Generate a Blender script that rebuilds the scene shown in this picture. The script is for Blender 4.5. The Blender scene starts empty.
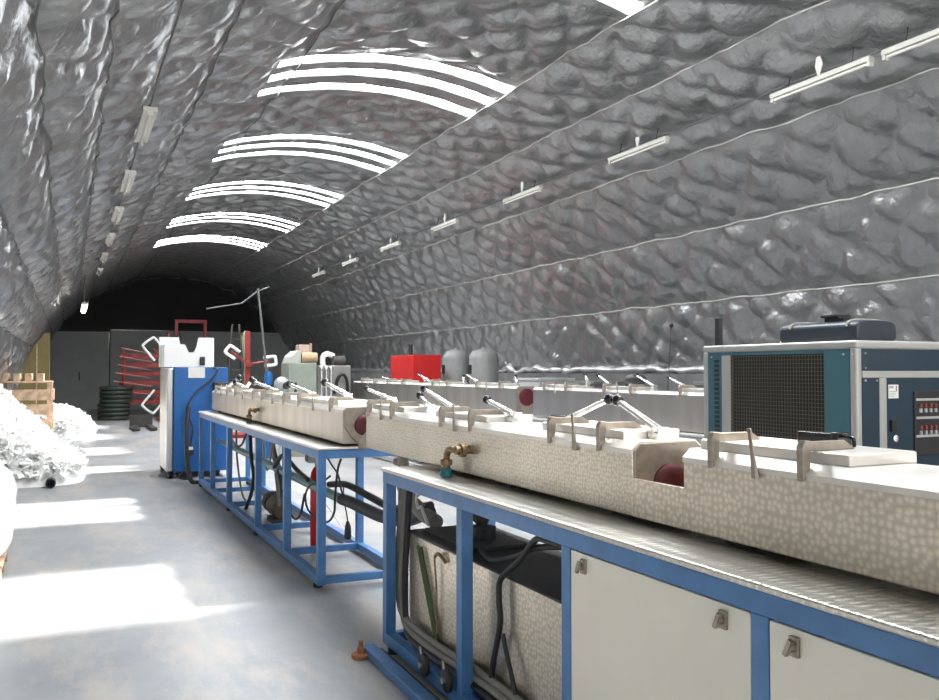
import bpy, bmesh, math, random
from mathutils import Vector, Matrix, noise
random.seed(7)
PI = math.pi
scene = bpy.context.scene
C = scene.collection
R = math.radians

# ------------------------------------------------------------------ helpers
class MB:
    def __init__(s):
        s.v = []; s.f = []
    def add(s, vs, fs):
        o = len(s.v); s.v += [tuple(p) for p in vs]; s.f += [tuple(i + o for i in f) for f in fs]; return s
    def box(s, x0, x1, y0, y1, z0, z1):
        return s.add([(x0,y0,z0),(x1,y0,z0),(x1,y1,z0),(x0,y1,z0),(x0,y0,z1),(x1,y0,z1),(x1,y1,z1),(x0,y1,z1)],
                     [(0,3,2,1),(4,5,6,7),(0,1,5,4),(1,2,6,5),(2,3,7,6),(3,0,4,7)])
    def obox(s, c, size, rot):
        h = Vector(size) / 2; c = Vector(c); vs = []
        for z in (-1,1):
            for x, y in ((-1,-1),(1,-1),(1,1),(-1,1)):
                vs.append(c + rot @ Vector((x*h.x, y*h.y, z*h.z)))
        return s.add(vs, [(0,3,2,1),(4,5,6,7),(0,1,5,4),(1,2,6,5),(2,3,7,6),(3,0,4,7)])
    def prism(s, poly, off):
        off = Vector(off); n = len(poly); p = [Vector(q) for q in poly]
        return s.add(p + [q + off for q in p], [tuple(range(n))[::-1], tuple(range(n, 2*n))] +
                     [(i, (i+1) % n, n + (i+1) % n, n + i) for i in range(n)])
    def tube(s, pts, r, n=8, closed=False):
        pts = [Vector(p) for p in pts]; m = len(pts); rs = r if isinstance(r, (list, tuple)) else [r]*m
        vs = []; up = None
        for i, p in enumerate(pts):
            a = pts[(i-1) % m] if (closed or i) else p
            b = pts[(i+1) % m] if (closed or i < m-1) else p
            t = (b - a).normalized()
            if up is None:
                up = Vector((0,0,1)) if abs(t.z) < .9 else Vector((1,0,0))
            u = (up - t * up.dot(t)).normalized(); w = t.cross(u); up = u
            vs += [p + (u*math.cos(2*PI*k/n) + w*math.sin(2*PI*k/n)) * rs[i] for k in range(n)]
        fs = []
        for i in range(m if closed else m-1):
            j = (i+1) % m
            fs += [(i*n+k, i*n+(k+1) % n, j*n+(k+1) % n, j*n+k) for k in range(n)]
        if not closed:
            fs += [tuple(range(n))[::-1], tuple(range((m-1)*n, m*n))]
        return s.add(vs, fs)
    def cyl(s, a, b, r, n=20):
        return s.tube([a, b], r, n)
    def lathe(s, c, prof, n=28, axis='z'):
        c = Vector(c); vs = []
        for r, h in prof:
            for k in range(n):
                x, y = r*math.cos(2*PI*k/n), r*math.sin(2*PI*k/n)
                q = {'z': (x,y,h), 'y': (x,h,y), 'x': (h,x,y)}[axis]
                vs.append(c + Vector(q))
        m = len(prof)
        fs = [(i*n+k, i*n+(k+1) % n, (i+1)*n+(k+1) % n, (i+1)*n+k) for i in range(m-1) for k in range(n)]
        fs += [tuple(range(n))[::-1], tuple(range((m-1)*n, m*n))]
        return s.add(vs, fs)
    def ball(s, c, r, n=14, m=9):
        r = (r, r, r) if not isinstance(r, (list, tuple)) else r
        vs = [(c[0]+r[0]*math.sin(PI*i/m)*math.cos(2*PI*k/n), c[1]+r[1]*math.sin(PI*i/m)*math.sin(2*PI*k/n), c[2]+r[2]*math.cos(PI*i/m))
              for i in range(1, m) for k in range(n)]
        o = len(vs); vs += [(c[0],c[1],c[2]+r[2]), (c[0],c[1],c[2]-r[2])]
        fs = [(i*n+k, (i+1)*n+k, (i+1)*n+(k+1) % n, i*n+(k+1) % n) for i in range(m-2) for k in range(n)]
        fs += [(o, k, (k+1) % n) for k in range(n)] + [(o+1, (m-2)*n+(k+1) % n, (m-2)*n+k) for k in range(n)]
        return s.add(vs, fs)
    def build(s, name, mat, parent=None, bevel=0, smooth=False, seg=2):
        me = bpy.data.meshes.new(name)
        o = parent.get('_at', (0,0,0)) if parent else (0,0,0)
        me.from_pydata([(p[0]-o[0], p[1]-o[1], p[2]-o[2]) for p in s.v], [], s.f)
        bm = bmesh.new(); bm.from_mesh(me); bmesh.ops.recalc_face_normals(bm, faces=bm.faces); bm.to_mesh(me); bm.free()
        me.materials.append(mat)
        ob = bpy.data.objects.new(name, me); C.objects.link(ob)
        if parent: ob.parent = parent; ob['_at'] = list(o)
        if smooth:
            me.shade_smooth(); me.set_sharp_from_angle(angle=R(40))
        if bevel:
            b = ob.modifiers.new('bevel', 'BEVEL'); b.width = bevel; b.segments = seg; b.limit_method = 'ANGLE'; b.angle_limit = R(40)
        return ob

def spline(pts, k=6):
    P = [Vector(p) for p in pts]; P = [P[0]*2-P[1]] + P + [P[-1]*2-P[-2]]; out = []
    for i in range(1, len(P)-2):
        a, b, c, d = P[i-1:i+3]
        for j in range(k):
            t = j/k
            out.append(.5*((2*b)+(c-a)*t+(2*a-5*b+4*c-d)*t*t+(3*b-a-3*c+d)*t**3))
    out.append(P[-2]); return out

def tag(o, label, cat, group=None):
    o['label'] = label; o['category'] = cat
    if group: o['group'] = group
    return o
def thing(name, label, cat, at, group=None):
    o = bpy.data.objects.new(name, None); C.objects.link(o); o.location = at; o['_at'] = list(at); o.empty_display_size = .1
    return tag(o, label, cat, group)
def struct(o):
    o['kind'] = 'structure'; return o
def dup(root, dx=(0,0,0), label=None):
    def cp(o, par):
        c = o.copy(); C.objects.link(c)
        if par: c.parent = par
        for ch in list(o.children): cp(ch, c)
        return c
    r = cp(root, None); r.location = Vector(root.location) + Vector(dx)
    if label: r['label'] = label
    return r

# ------------------------------------------------------------------ materials
def mat(name, col, rough=.5, metal=0, spec=.5, noise_amt=0, noise_scale=5, bump=0, bump_scale=40):
    m = bpy.data.materials.new(name); m.use_nodes = True
    nt = m.node_tree; b = nt.nodes['Principled BSDF']
    b.inputs['Base Color'].default_value = (*col, 1); b.inputs['Roughness'].default_value = rough
    b.inputs['Metallic'].default_value = metal; b.inputs['Specular IOR Level'].default_value = spec
    tc = nt.nodes.new('ShaderNodeTexCoord')
    if noise_amt:
        n = nt.nodes.new('ShaderNodeTexNoise'); n.inputs['Scale'].default_value = noise_scale; n.inputs['Detail'].default_value = 5
        nt.links.new(tc.outputs['Object'], n.inputs['Vector'])
        r = nt.nodes.new('ShaderNodeMapRange'); r.inputs[1].default_value = .3; r.inputs[2].default_value = .7
        r.inputs[3].default_value = 1-noise_amt; r.inputs[4].default_value = 1+noise_amt*.5
        nt.links.new(n.outputs['Fac'], r.inputs[0])
        mx = nt.nodes.new('ShaderNodeVectorMath'); mx.operation = 'SCALE'; mx.inputs[0].default_value = col
        nt.links.new(r.outputs[0], mx.inputs['Scale']); nt.links.new(mx.outputs[0], b.inputs['Base Color'])
    if bump:
        n = nt.nodes.new('ShaderNodeTexNoise'); n.inputs['Scale'].default_value = bump_scale; n.inputs['Detail'].default_value = 4
        nt.links.new(tc.outputs['Object'], n.inputs['Vector'])
        bp = nt.nodes.new('ShaderNodeBump'); bp.inputs['Strength'].default_value = bump; bp.inputs['Distance'].default_value = .02
        nt.links.new(n.outputs['Fac'], bp.inputs['Height']); nt.links.new(bp.outputs[0], b.inputs['Normal'])
    return m
def engine_turned(name, col, scale, strength=.2, rough=.36):
    m = mat(name, col, rough, .8); nt = m.node_tree; b = nt.nodes['Principled BSDF']
    tc = nt.nodes.new('ShaderNodeTexCoord')
    sx = nt.nodes.new('ShaderNodeSeparateXYZ'); nt.links.new(tc.outputs['Object'], sx.inputs[0])
    ad = nt.nodes.new('ShaderNodeMath'); ad.operation = 'ADD'; nt.links.new(sx.outputs['X'], ad.inputs[0]); nt.links.new(sx.outputs['Z'], ad.inputs[1])
    cb = nt.nodes.new('ShaderNodeCombineXYZ'); nt.links.new(sx.outputs['Y'], cb.inputs['X']); nt.links.new(ad.outputs[0], cb.inputs['Y'])
    v = nt.nodes.new('ShaderNodeTexVoronoi'); v.voronoi_dimensions = '2D'; v.inputs['Scale'].default_value = scale; v.inputs['Randomness'].default_value = .62
    nt.links.new(cb.outputs[0], v.inputs['Vector'])
    r = nt.nodes.new('ShaderNodeMapRange'); r.interpolation_type = 'SMOOTHSTEP'; r.inputs[1].default_value = .05; r.inputs[2].default_value = .62; r.inputs[3].default_value = 1.24; r.inputs[4].default_value = .91
    nt.links.new(v.outputs['Distance'], r.inputs[0])
    n = nt.nodes.new('ShaderNodeTexNoise'); n.inputs['Scale'].default_value = 3; n.inputs['Detail'].default_value = 6
    nt.links.new(tc.outputs['Object'], n.inputs['Vector'])
    r2 = nt.nodes.new('ShaderNodeMapRange'); r2.inputs[1].default_value = .3; r2.inputs[2].default_value = .7; r2.inputs[3].default_value = .88; r2.inputs[4].default_value = 1.08
    nt.links.new(n.outputs['Fac'], r2.inputs[0])
    mu = nt.nodes.new('ShaderNodeMath'); mu.operation = 'MULTIPLY'; nt.links.new(r.outputs[0], mu.inputs[0]); nt.links.new(r2.outputs[0], mu.inputs[1])
    mx = nt.nodes.new('ShaderNodeVectorMath'); mx.operation = 'SCALE'; mx.inputs[0].default_value = col
    nt.links.new(mu.outputs[0], mx.inputs['Scale']); nt.links.new(mx.outputs[0], b.inputs['Base Color'])
    bp = nt.nodes.new('ShaderNodeBump'); bp.inputs['Strength'].default_value = strength; bp.inputs['Distance'].default_value = .006; bp.invert = True
    nt.links.new(v.outputs['Distance'], bp.inputs['Height']); nt.links.new(bp.outputs[0], b.inputs['Normal'])
    return m
def streaked(name, col):
    m = mat(name, col, .36, .8); nt = m.node_tree; b = nt.nodes['Principled BSDF']
    tc = nt.nodes.new('ShaderNodeTexCoord'); mp = nt.nodes.new('ShaderNodeMapping'); mp.inputs['Scale'].default_value = (4,4,.8)
    nt.links.new(tc.outputs['Object'], mp.inputs['Vector'])
    n = nt.nodes.new('ShaderNodeTexNoise'); n.inputs['Scale'].default_value = 1; n.inputs['Detail'].default_value = 7; nt.links.new(mp.outputs[0], n.inputs['Vector'])
    r = nt.nodes.new('ShaderNodeMapRange'); r.inputs[1].default_value = .3; r.inputs[2].default_value = .7; r.inputs[3].default_value = .84; r.inputs[4].default_value = 1.14
    nt.links.new(n.outputs['Fac'], r.inputs[0])
    mx = nt.nodes.new('ShaderNodeVectorMath'); mx.operation = 'SCALE'; mx.inputs[0].default_value = col
    nt.links.new(r.outputs[0], mx.inputs['Scale']); nt.links.new(mx.outputs[0], b.inputs['Base Color'])
    return m
def checker_plate(name):
    m = mat(name, (.6,.58,.53), .32, .85); nt = m.node_tree; b = nt.nodes['Principled BSDF']
    tc = nt.nodes.new('ShaderNodeTexCoord'); hs = []
    for sgn in (1, -1):
        mp = nt.nodes.new('ShaderNodeMapping'); mp.inputs['Rotation'].default_value = (0,0,R(45*sgn)); mp.inputs['Scale'].default_value = (10, 24, 10)
        if sgn < 0: mp.inputs['Location'].default_value = (.5,.5,0)
        nt.links.new(tc.outputs['Object'], mp.inputs['Vector'])
        v = nt.nodes.new('ShaderNodeTexVoronoi'); v.inputs['Randomness'].default_value = 0; v.voronoi_dimensions = '2D'; v.inputs['Scale'].default_value = 1
        nt.links.new(mp.outputs[0], v.inputs['Vector'])
        r = nt.nodes.new('ShaderNodeMapRange'); r.inputs[1].default_value = .12; r.inputs[2].default_value = .34; r.inputs[3].default_value = 1; r.inputs[4].default_value = 0
        nt.links.new(v.outputs['Distance'], r.inputs[0]); hs.append(r)
    mx = nt.nodes.new('ShaderNodeMath'); mx.operation = 'MAXIMUM'; nt.links.new(hs[0].outputs[0], mx.inputs[0]); nt.links.new(hs[1].outputs[0], mx.inputs[1])
    bp = nt.nodes.new('ShaderNodeBump'); bp.inputs['Strength'].default_value = .42; bp.inputs['Distance'].default_value = .006
    nt.links.new(mx.outputs[0], bp.inputs['Height']); nt.links.new(bp.outputs[0], b.inputs['Normal'])
    return m
def emit(name, col, s):
    m = bpy.data.materials.new(name); m.use_nodes = True; nt = m.node_tree
    b = nt.nodes['Principled BSDF']; b.inputs['Base Color'].default_value = (*col,1)
    b.inputs['Emission Color'].default_value = (*col,1); b.inputs['Emission Strength'].default_value = s
    return m

M = dict(
 steel=engine_turned('engine turned steel', (.68,.61,.51), 46, .16),
 steel2=engine_turned('fine engine turned steel', (.65,.59,.495), 62, .12),
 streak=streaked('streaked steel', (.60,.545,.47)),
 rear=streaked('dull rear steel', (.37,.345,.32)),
 plate=mat('brushed lid steel', (.78,.75,.70), .38, .75, noise_amt=.12, noise_scale=6),
 strap=mat('strap steel', (.36,.315,.265), .42, .6, noise_amt=.2, noise_scale=30),
 chrome=mat('bright lever steel', (.85,.84,.82), .2, .8),
 tread=checker_plate('tread plate'),
 blue=mat('blue frame paint', (.075,.21,.46), .42, 0, .5, noise_amt=.18, noise_scale=8),
 bluem=mat('bright blue machine paint', (.014,.115,.36), .4, 0, .5, noise_amt=.15, noise_scale=5),
 door=mat('cream door paint', (.84,.815,.715), .4, 0, .5, noise_amt=.05, noise_scale=3),
 black=mat('black rubber', (.018,.018,.019), .5),
 dark=mat('dark grime steel', (.06,.055,.05), .55, .3, noise_amt=.3),
 knob=mat('black knob plastic', (.012,.012,.013), .18),
 brass=mat('dull brass', (.32,.22,.12), .42, .7, noise_amt=.3, noise_scale=40),
 teal=mat('teal valve paint', (.03,.20,.24), .4),
 tealpipe=mat('grey teal pipe', (.16,.30,.31), .45),
 redp=mat('red gasket', (.09,.008,.014), .5),
 redbox=mat('red enamel', (.52,.010,.010), .4, noise_amt=.1),
 redf=mat('red frame paint', (.30,.03,.03), .5, noise_amt=.3),
 white=mat('white paint', (.82,.82,.80), .45),
 grey=mat('grey paint', (.42,.43,.42), .45, noise_amt=.08),
 greyhose=mat('grey corrugated hose', (.24,.23,.21), .6),
 tank=mat('grey tank plastic', (.25,.25,.245), .5, noise_amt=.1),
 green=mat('pale green machine paint', (.29,.32,.26), .5, noise_amt=.1),
 card=mat('tan cardboard', (.52,.36,.22), .8, noise_amt=.15),
 pink=mat('dusty beige block', (.56,.42,.36), .8, noise_amt=.15),
 navy=mat('navy panel paint', (.012,.034,.056), .35, noise_amt=.08),
 petrol=mat('petrol side panel paint', (.045,.14,.175), .4, noise_amt=.08),
 frame=mat('satin grey profile', (.42,.42,.40), .4, .3),
 alu=mat('aluminium', (.6,.6,.6), .35, .9),
 wood=mat('pallet wood', (.50,.35,.24), .75, noise_amt=.35, noise_scale=12),
 yellow=mat('yellow ochre panel', (.19,.15,.055), .6, noise_amt=.1),
 panel=mat('grey wall panel', (.33,.34,.32), .6, noise_amt=.1, noise_scale=2),
 bag=mat('white woven bag', (.85,.85,.85), .6, bump=.3, bump_scale=18),
 shred=mat('white plastic scrap', (.92,.91,.89), .5, noise_amt=.08, noise_scale=3),
 blackwall=mat('black sheeting', (.012,.012,.012), .8, noise_amt=.3, noise_scale=1),
 concrete=mat('dark concrete curb', (.16,.16,.155), .8, noise_amt=.3, noise_scale=3),
 foilhem=mat('crumpled foil hem', (.6,.6,.6), .35, .8, bump=.6, bump_scale=12),
 rope=mat('pale seam cord', (.62,.6,.57), .6),
 ropedark=mat('dark seam cord', (.10,.10,.10), .7),
 housing=mat('lamp housing', (.52,.51,.46), .5),
 diffuser=mat('unlit lamp tube', (.62,.60,.55), .3),
 lit=emit('lit lamp tube', (1,.95,.85), 9),
 jib=mat('dull jib grey', (.13,.13,.13), .6),
)

def foil_material():
    m = mat('silver foil quilt', (.362,.364,.364), .4, .9); nt = m.node_tree; b = nt.nodes['Principled BSDF']
    tc = nt.nodes.new('ShaderNodeTexCoord')
    n1 = nt.nodes.new('ShaderNodeTexNoise'); n1.inputs['Scale'].default_value = 4.2; n1.inputs['Detail'].default_value = 6; n1.inputs['Roughness'].default_value = .5
    nt.links.new(tc.outputs['Object'], n1.inputs['Vector'])
    vo = nt.nodes.new('ShaderNodeTexVoronoi'); vo.inputs['Scale'].default_value = 4.5; vo.inputs['Randomness'].default_value = 1
    wv = nt.nodes.new('ShaderNodeMix'); wv.data_type = 'VECTOR'; wv.inputs['Factor'].default_value = .12
    nt.links.new(tc.outputs['Object'], wv.inputs['A']); nt.links.new(n1.outputs['Color'], wv.inputs['B']); nt.links.new(wv.outputs['Result'], vo.inputs['Vector'])
    sm_ = nt.nodes.new('ShaderNodeMath'); sm_.operation = 'MULTIPLY_ADD'; sm_.inputs[1].default_value = -.55
    nt.links.new(vo.outputs['Distance'], sm_.inputs[0]); nt.links.new(n1.outputs['Fac'], sm_.inputs[2])
    bp = nt.nodes.new('ShaderNodeBump'); bp.inputs['Strength'].default_value = .8; bp.inputs['Distance'].default_value = .06
    nt.links.new(sm_.outputs[0], bp.inputs['Height']); nt.links.new(bp.outputs[0], b.inputs['Normal'])
    b.inputs['Roughness'].default_value = .35
    return m
def floor_material():
    m = mat('painted concrete floor', (.5,.5,.5), .4); nt = m.node_tree; b = nt.nodes['Principled BSDF']
    tc = nt.nodes.new('ShaderNodeTexCoord')
    n1 = nt.nodes.new('ShaderNodeTexNoise'); n1.inputs['Scale'].default_value = .9; n1.inputs['Detail'].default_value = 9; n1.inputs['Roughness'].default_value = .68
    nt.links.new(tc.outputs['Object'], n1.inputs['Vector'])
    cr = nt.nodes.new('ShaderNodeValToRGB'); e = cr.color_ramp.elements
    e[0].position = .36; e[0].color = (.25,.263,.28,1); e[1].position = .62; e[1].color = (.35,.36,.37,1)
    nt.links.new(n1.outputs['Fac'], cr.inputs[0])
    # worn beige lane where the paint is walked off
    mp = nt.nodes.new('ShaderNodeMapping'); mp.inputs['Scale'].default_value = (1.6,.5,1)
    nt.links.new(tc.outputs['Object'], mp.inputs['Vector'])
    n2 = nt.nodes.new('ShaderNodeTexNoise'); n2.inputs['Scale'].default_value = 1.3; n2.inputs['Detail'].default_value = 10; n2.inputs['Roughness'].default_value = .75
    nt.links.new(mp.outputs[0], n2.inputs['Vector'])
    r = nt.nodes.new('ShaderNodeMapRange'); r.inputs[1].default_value = .47; r.inputs[2].default_value = .62; r.inputs[3].default_value = 0; r.inputs[4].default_value = .8
    nt.links.new(n2.outputs['Fac'], r.inputs[0])
    mx = nt.nodes.new('ShaderNodeMix'); mx.data_type = 'RGBA'; mx.inputs['B'].default_value = (.47,.42,.37,1)
    nt.links.new(r.outputs[0], mx.inputs['Factor']); nt.links.new(cr.outputs[0], mx.inputs['A']); nt.links.new(mx.outputs['Result'], b.inputs['Base Color'])
    r2 = nt.nodes.new('ShaderNodeMapRange'); r2.inputs[3].default_value = .3; r2.inputs[4].default_value = .55
    nt.links.new(n1.outputs['Fac'], r2.inputs[0]); nt.links.new(r2.outputs[0], b.inputs['Roughness'])
    bp = nt.nodes.new('ShaderNodeBump'); bp.inputs['Strength'].default_value = .08; bp.inputs['Distance'].default_value = .01
    nt.links.new(n2.outputs['Fac'], bp.inputs['Height']); nt.links.new(bp.outputs[0], b.inputs['Normal'])
    return m
def pane_material():
    m = bpy.data.materials.new('translucent roof sheet'); m.use_nodes = True; nt = m.node_tree; nt.nodes.clear()
    out = nt.nodes.new('ShaderNodeOutputMaterial'); mx = nt.nodes.new('ShaderNodeMixShader'); mx.inputs[0].default_value = .45
    tr = nt.nodes.new('ShaderNodeBsdfTransparent'); em = nt.nodes.new('ShaderNodeEmission')
    em.inputs['Color'].default_value = (.93,.97,1,1); em.inputs['Strength'].default_value = PANE
    nt.links.new(tr.outputs[0], mx.inputs[1]); nt.links.new(em.outputs[0], mx.inputs[2]); nt.links.new(mx.outputs[0], out.inputs[0])
    return m

# ------------------------------------------------------------------ light levels
PANE, SUN, SKY, EXPO = 44, 90, 1.25, 0.3
FOIL, FLOOR, PANEM = foil_material(), floor_material(), pane_material()

# ------------------------------------------------------------------ hall shell
XC, ZC, RAD = 3.79, .2, 5.12
Y0, Y1 = -4.0, 36.0
GROUPS = [2.75, 6.45, 10.3, 14.1, 17.75, 21.5, 25.2]
BARS, BARW, TH0, TH1 = (-.54, 0, .54), .27, 71, 105
SEAMS = [22.5, 31.7, 38.7, 46, 61, 74, 105, 116, 128.5, 141, 153]

def quilt(th, y):
    s = RAD * R(th)
    w = noise.noise(Vector((s*.8, y*.8, 11)))*.4
    p, q = (s*1.1 + y + w)/.74, (s*1.1 - y + w)/.74
    f = lambda t: 1-(1-t)**2
    h = f(abs(math.sin(PI*p)) * abs(math.sin(PI*q))) * .066 + f(abs(math.sin(PI*y/.6 + w*3)))*.02
    d = min(abs(th - a) for a in SEAMS + [53.3, 124.5])
    h = h*min(1, .35+d/3) + min(1, d/4) * .032
    v = Vector((s, y, 0))
    h += noise.noise(v*1.3)*.03 + noise.noise(Vector((s*2.4, y*5.2, 3)))*.026 + noise.noise(v*8.1)*.008
    if TH0-4 < th < TH1+4:
        e = min(abs(y - g) for g in GROUPS) - .75
        e = max(e, (max(TH0-th, th-TH1))*.15)
        h = .05 + (h-.05)*min(1, max(.12, e/.35))
    return h
NT, NY = 360, 600
ys = [Y0 + (Y1-Y0)*j/NY for j in range(NY+1)]
dy = (Y1-Y0)/NY
holes = []
for g in GROUPS:
    for b in BARS:
        j0 = round((g+b-BARW/2-Y0)/dy); j1 = j0 + max(1, round(BARW/dy)); holes.append((g, j0, j1))
def shell_pt(th, y, inset=0):
    a = R(th); r = RAD - inset
    return (XC - r*math.cos(a), y, ZC + r*math.sin(a))
vs, fs = [], []
for j in range(NY+1):
    for i in range(NT+1):
        th = i*180/NT
        vs.append(shell_pt(th, ys[j], quilt(th, ys[j])))
cut = set()
for g, j0, j1 in holes:
    for j in range(j0, j1):
        for i in range(TH0*2, TH1*2): cut.add((i, j))
for j in range(NY):
    for i in range(NT):
        if (i, j) not in cut:
            a = j*(NT+1)+i; fs.append((a, a+NT+1, a+NT+2, a+1))
me = bpy.data.meshes.new('ceiling'); me.from_pydata(vs, [], fs); me.materials.append(FOIL); me.shade_smooth()
ceil = bpy.data.objects.new('ceiling', me); C.objects.link(ceil); struct(ceil)

for n, g in enumerate(GROUPS, 1):
    m = MB()
    for gg, j0, j1 in holes:
        if gg != g: continue
        ya, yb = ys[j0]-.005, ys[j1]+.005
        P = []
        for i in range(TH0, TH1+1):
            for rr in (.015, .03):
                P += [shell_pt(i, ya, rr), shell_pt(i, yb, rr)]
        k = TH1-TH0+1; F = []
        for i in range(k-1):
            a = i*4; F += [(a, a+1, a+5, a+4), (a+2, a+6, a+7, a+3), (a, a+4, a+6, a+2), (a+1, a+3, a+7, a+5)]
        F += [(0,2,3,1), ((k-1)*4, (k-1)*4+1, (k-1)*4+3, (k-1)*4+2)]
        m.add(P, F)
    struct(m.build('window_%d' % n, PANEM))

struct(MB().box(-7, 14, -16, 37, -.12, 0).build('floor', FLOOR))
# curbs the arch stands on
struct(MB().box(-1.62, -1.325, Y0, Y1, -.02, .24).build('baseboard_left', M['concrete']))
struct(MB().box(8.9, 9.2, Y0, Y1, -.02, .24).build('baseboard_right', M['concrete']))
# end wall: black upper sheeting over grey panels
struct(MB().box(-1.6, 9.2, 36.02, 36.2, -.02, 5.5).build('wall_back', M['blackwall']))
m = MB().box(1.45, 4.0, 35.93, 36.02, 0, 3.1).box(4.03, 6.6, 35.93, 36.02, 0, 3.1).box(6.63, 8.8, 35.93, 36.02, 0, 3.1)
struct(m.build('trim_1', M['panel'], bevel=.02))
d = struct(MB().box(-.62, 1.42, 35.9, 36.02, 0, 3.0).build('door_1', M['panel'], bevel=.02))
h = MB().box(.36, .40, 35.84, 35.9, 1.15, 1.45).build('door_handle', M['dark']); h.parent = d

# hem of the foil on the right and dark wall foot under it
m = MB(); pts = []; rr = []
for j in range(401):
    y = Y0 + 40*j/400
    pts.append((8.62 + noise.noise(Vector((y*1.7,0,0)))*.06, y, 1.52 + noise.noise(Vector((y*2.4,5,0)))*.09)); rr.append(.06 + .07*noise.noise(Vector((y*4.3,9,0))))
m.tube(pts, rr, 10); struct(m.build('trim_2', M['foilhem'], smooth=True))
struct(MB().prism([(8.72,Y0,0),(8.9,Y0,0),(8.9,Y0,.3),(8.66,Y0,1.46),(8.56,Y0,1.46)], (0,40,0)).build('trim_3', M['concrete']))
# cords sewn along the quilt seams
for n, a in enumerate(SEAMS, 4):
    m = MB(); pts = []
    for j in range(281):
        y = Y0 + .02 + (Y1-Y0-.04)*j/280
        w = noise.noise(Vector((y*1.6, a, 0)))
        pts.append(shell_pt(a + w*.35, y, quilt(a, y) + .012 + .02*abs(math.sin(y*PI/1.05))))
    m.tube(pts, .0075 if a > 100 else .008, 5); struct(m.build('trim_%d' % n, M['rope'] if a > 100 else M['ropedark'], smooth=True))

# ------------------------------------------------------------------ strip lights
def strip_light(x, z, yc, label, L=1.2, side=1, lit=False, tilt=0, group=None):
    t = thing('strip_light', label, 'light', (x, yc, z), group)
    h = L/2; wd = .036 if side > 0 else .07
    MB().box(x-wd, x+wd, yc-h, yc+h, z, z+.05).build('housing', M['housing'], t, bevel=.008)
    MB().cyl((x, yc-h+.03, z-.014), (x, yc+h-.03, z-.014), .06 if lit else .016, 10).build('tube', M['lit'] if lit else M['diffuser'], t, smooth=True)
    for s in (-1, 1):
        MB().box(x-.026, x+.026, yc+s*(h-.02)-.015, yc+s*(h-.02)+.015, z-.04, z+.01).build('end_cap', M['housing'], t)
    top = ZC + math.sqrt((RAD-.03)**2-(x-XC)**2)
    if side > 0:
        MB().prism([(x, yc-.01, z+.05), (x, yc-.045, z+.16), (x, yc-.02, z+.25), (x, yc+.02, z+.26), (x, yc+.045, z+.16), (x, yc+.01, z+.05)], (.012,0,0)).build('bracket', M['rope'], t)
        for s in (-.38, .38):
            MB().cyl((x, yc+s, z+.05), (x+.05, yc+s, top), .006, 5).build('hanger', M['dark'], t)
    else:
        for s in (-.45, .45):
            MB().cyl((x, yc+s, z+.05), (x, yc+s, top), .008, 5).build('hanger', M['dark'], t)
    return t
words = ['nearest', 'second nearest', 'third nearest', 'fourth nearest', 'fifth nearest', 'sixth nearest', 'seventh nearest', 'farthest']
for k, y in enumerate([4.75, 6.1, 9.05, 12.15, 15.3, 18.4, 21.5, 24.6]):
    strip_light(6.468, 4.264, y*.98, 'unlit strip light on the right cable run, %s along the hall' % words[k], 1.2, 1, group='strip lights on the right cable run')
for k, y in enumerate([10.0, 13.1, 15.9, 18.9, 22.0, 25.2]):
    strip_light(.72, 4.10, y*.975, 'unlit strip light on the left ceiling run, %s' % (['%s to the viewer' % w for w in words[:5]] + ['farthest one still dark'])[k], 1.3, -1, group='strip lights on the left cable run')
strip_light(.348, 3.11, 24.0, 'single lit strip light glowing at the dark far end', 2.4, -1, True)
for x, z, lab, y0 in ((6.49, 4.345, 'thin dark cable running above the right row of strip lights', Y0+.1), (.72, 4.185, 'thin dark cable running above the left row of strip lights', Y0+.1)):
    pts = [(x + .01*math.sin(j*1.3), y0 + 31*j/60, z + .02*math.cos(j*2*PI/5)) for j in range(61)]
    tag(MB().tube(pts, .009, 6).build('cable', M['ropedark'], smooth=True), lab, 'cable')

# ------------------------------------------------------------------ benches
BX0, BX1, BT = 1.56, 2.22, .975
def bench_frame(name, label, y0, y1, posts, top_mat, paint, x0=BX0, x1=BX1, top=BT, pads=()):
    t = thing(name, label, 'bench', (x0, y0, 0))
    MB().box(x0-.008, x1+.008, y0-.008, y1+.008, top-.02, top).build('top_plate', top_mat, t, bevel=.006)
    hz0, hz1 = top-.08, top-.0202
    m = MB().box(x0, x0+.05, y0, y1, hz0, hz1); m.build('header_rail', paint, t, bevel=.003)
    MB().box(x1-.05, x1, y0, y1, hz0, hz1).build('header_rail', paint, t, bevel=.003)
    for y in (y0, y1-.05):
        MB().box(x0+.05, x1-.05, y, y+.05, hz0, hz1).build('header_rail', paint, t, bevel=.003)
    for x in (x0, x1-.058):
        MB().box(x, x+.058, y0, y1, .03, .09).build('bottom_rail', paint, t, bevel=.003)
        for y in posts:
            MB().box(x+.001, x+.057, y, y+.058, .09, hz0).build('post', paint, t, bevel=.003)
    for y in posts:
        MB().box(x0+.058, x1-.058, y+.004, y+.054, .034, .086).build('cross_rail', paint, t, bevel=.003)
    for y in pads:
        for x in (x0, x1-.058):
            MB().cyl((x+.029, y, 0), (x+.029, y, .03), .035, 14).build('foot', M['black'], t)
    return t
b1 = bench_frame('bench_frame', 'long blue open-sided steel bench frame standing in the middle distance', 5.80, 11.74,
                 [5.80, 6.82, 7.97, 9.52, 10.70, 11.68], M['plate'], M['blue'], pads=[5.9, 8.0, 9.5, 11.65])
b2 = bench_frame('bench_frame', 'near blue bench frame with cream doors and tread plate top', -1.0, 4.465,
                 [-1.0, -.21, .705, 1.617, 2.535, 3.43, 4.407], M['tread'], M['blue'], pads=[-.9, .75, 2.55, 4.35])
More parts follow.
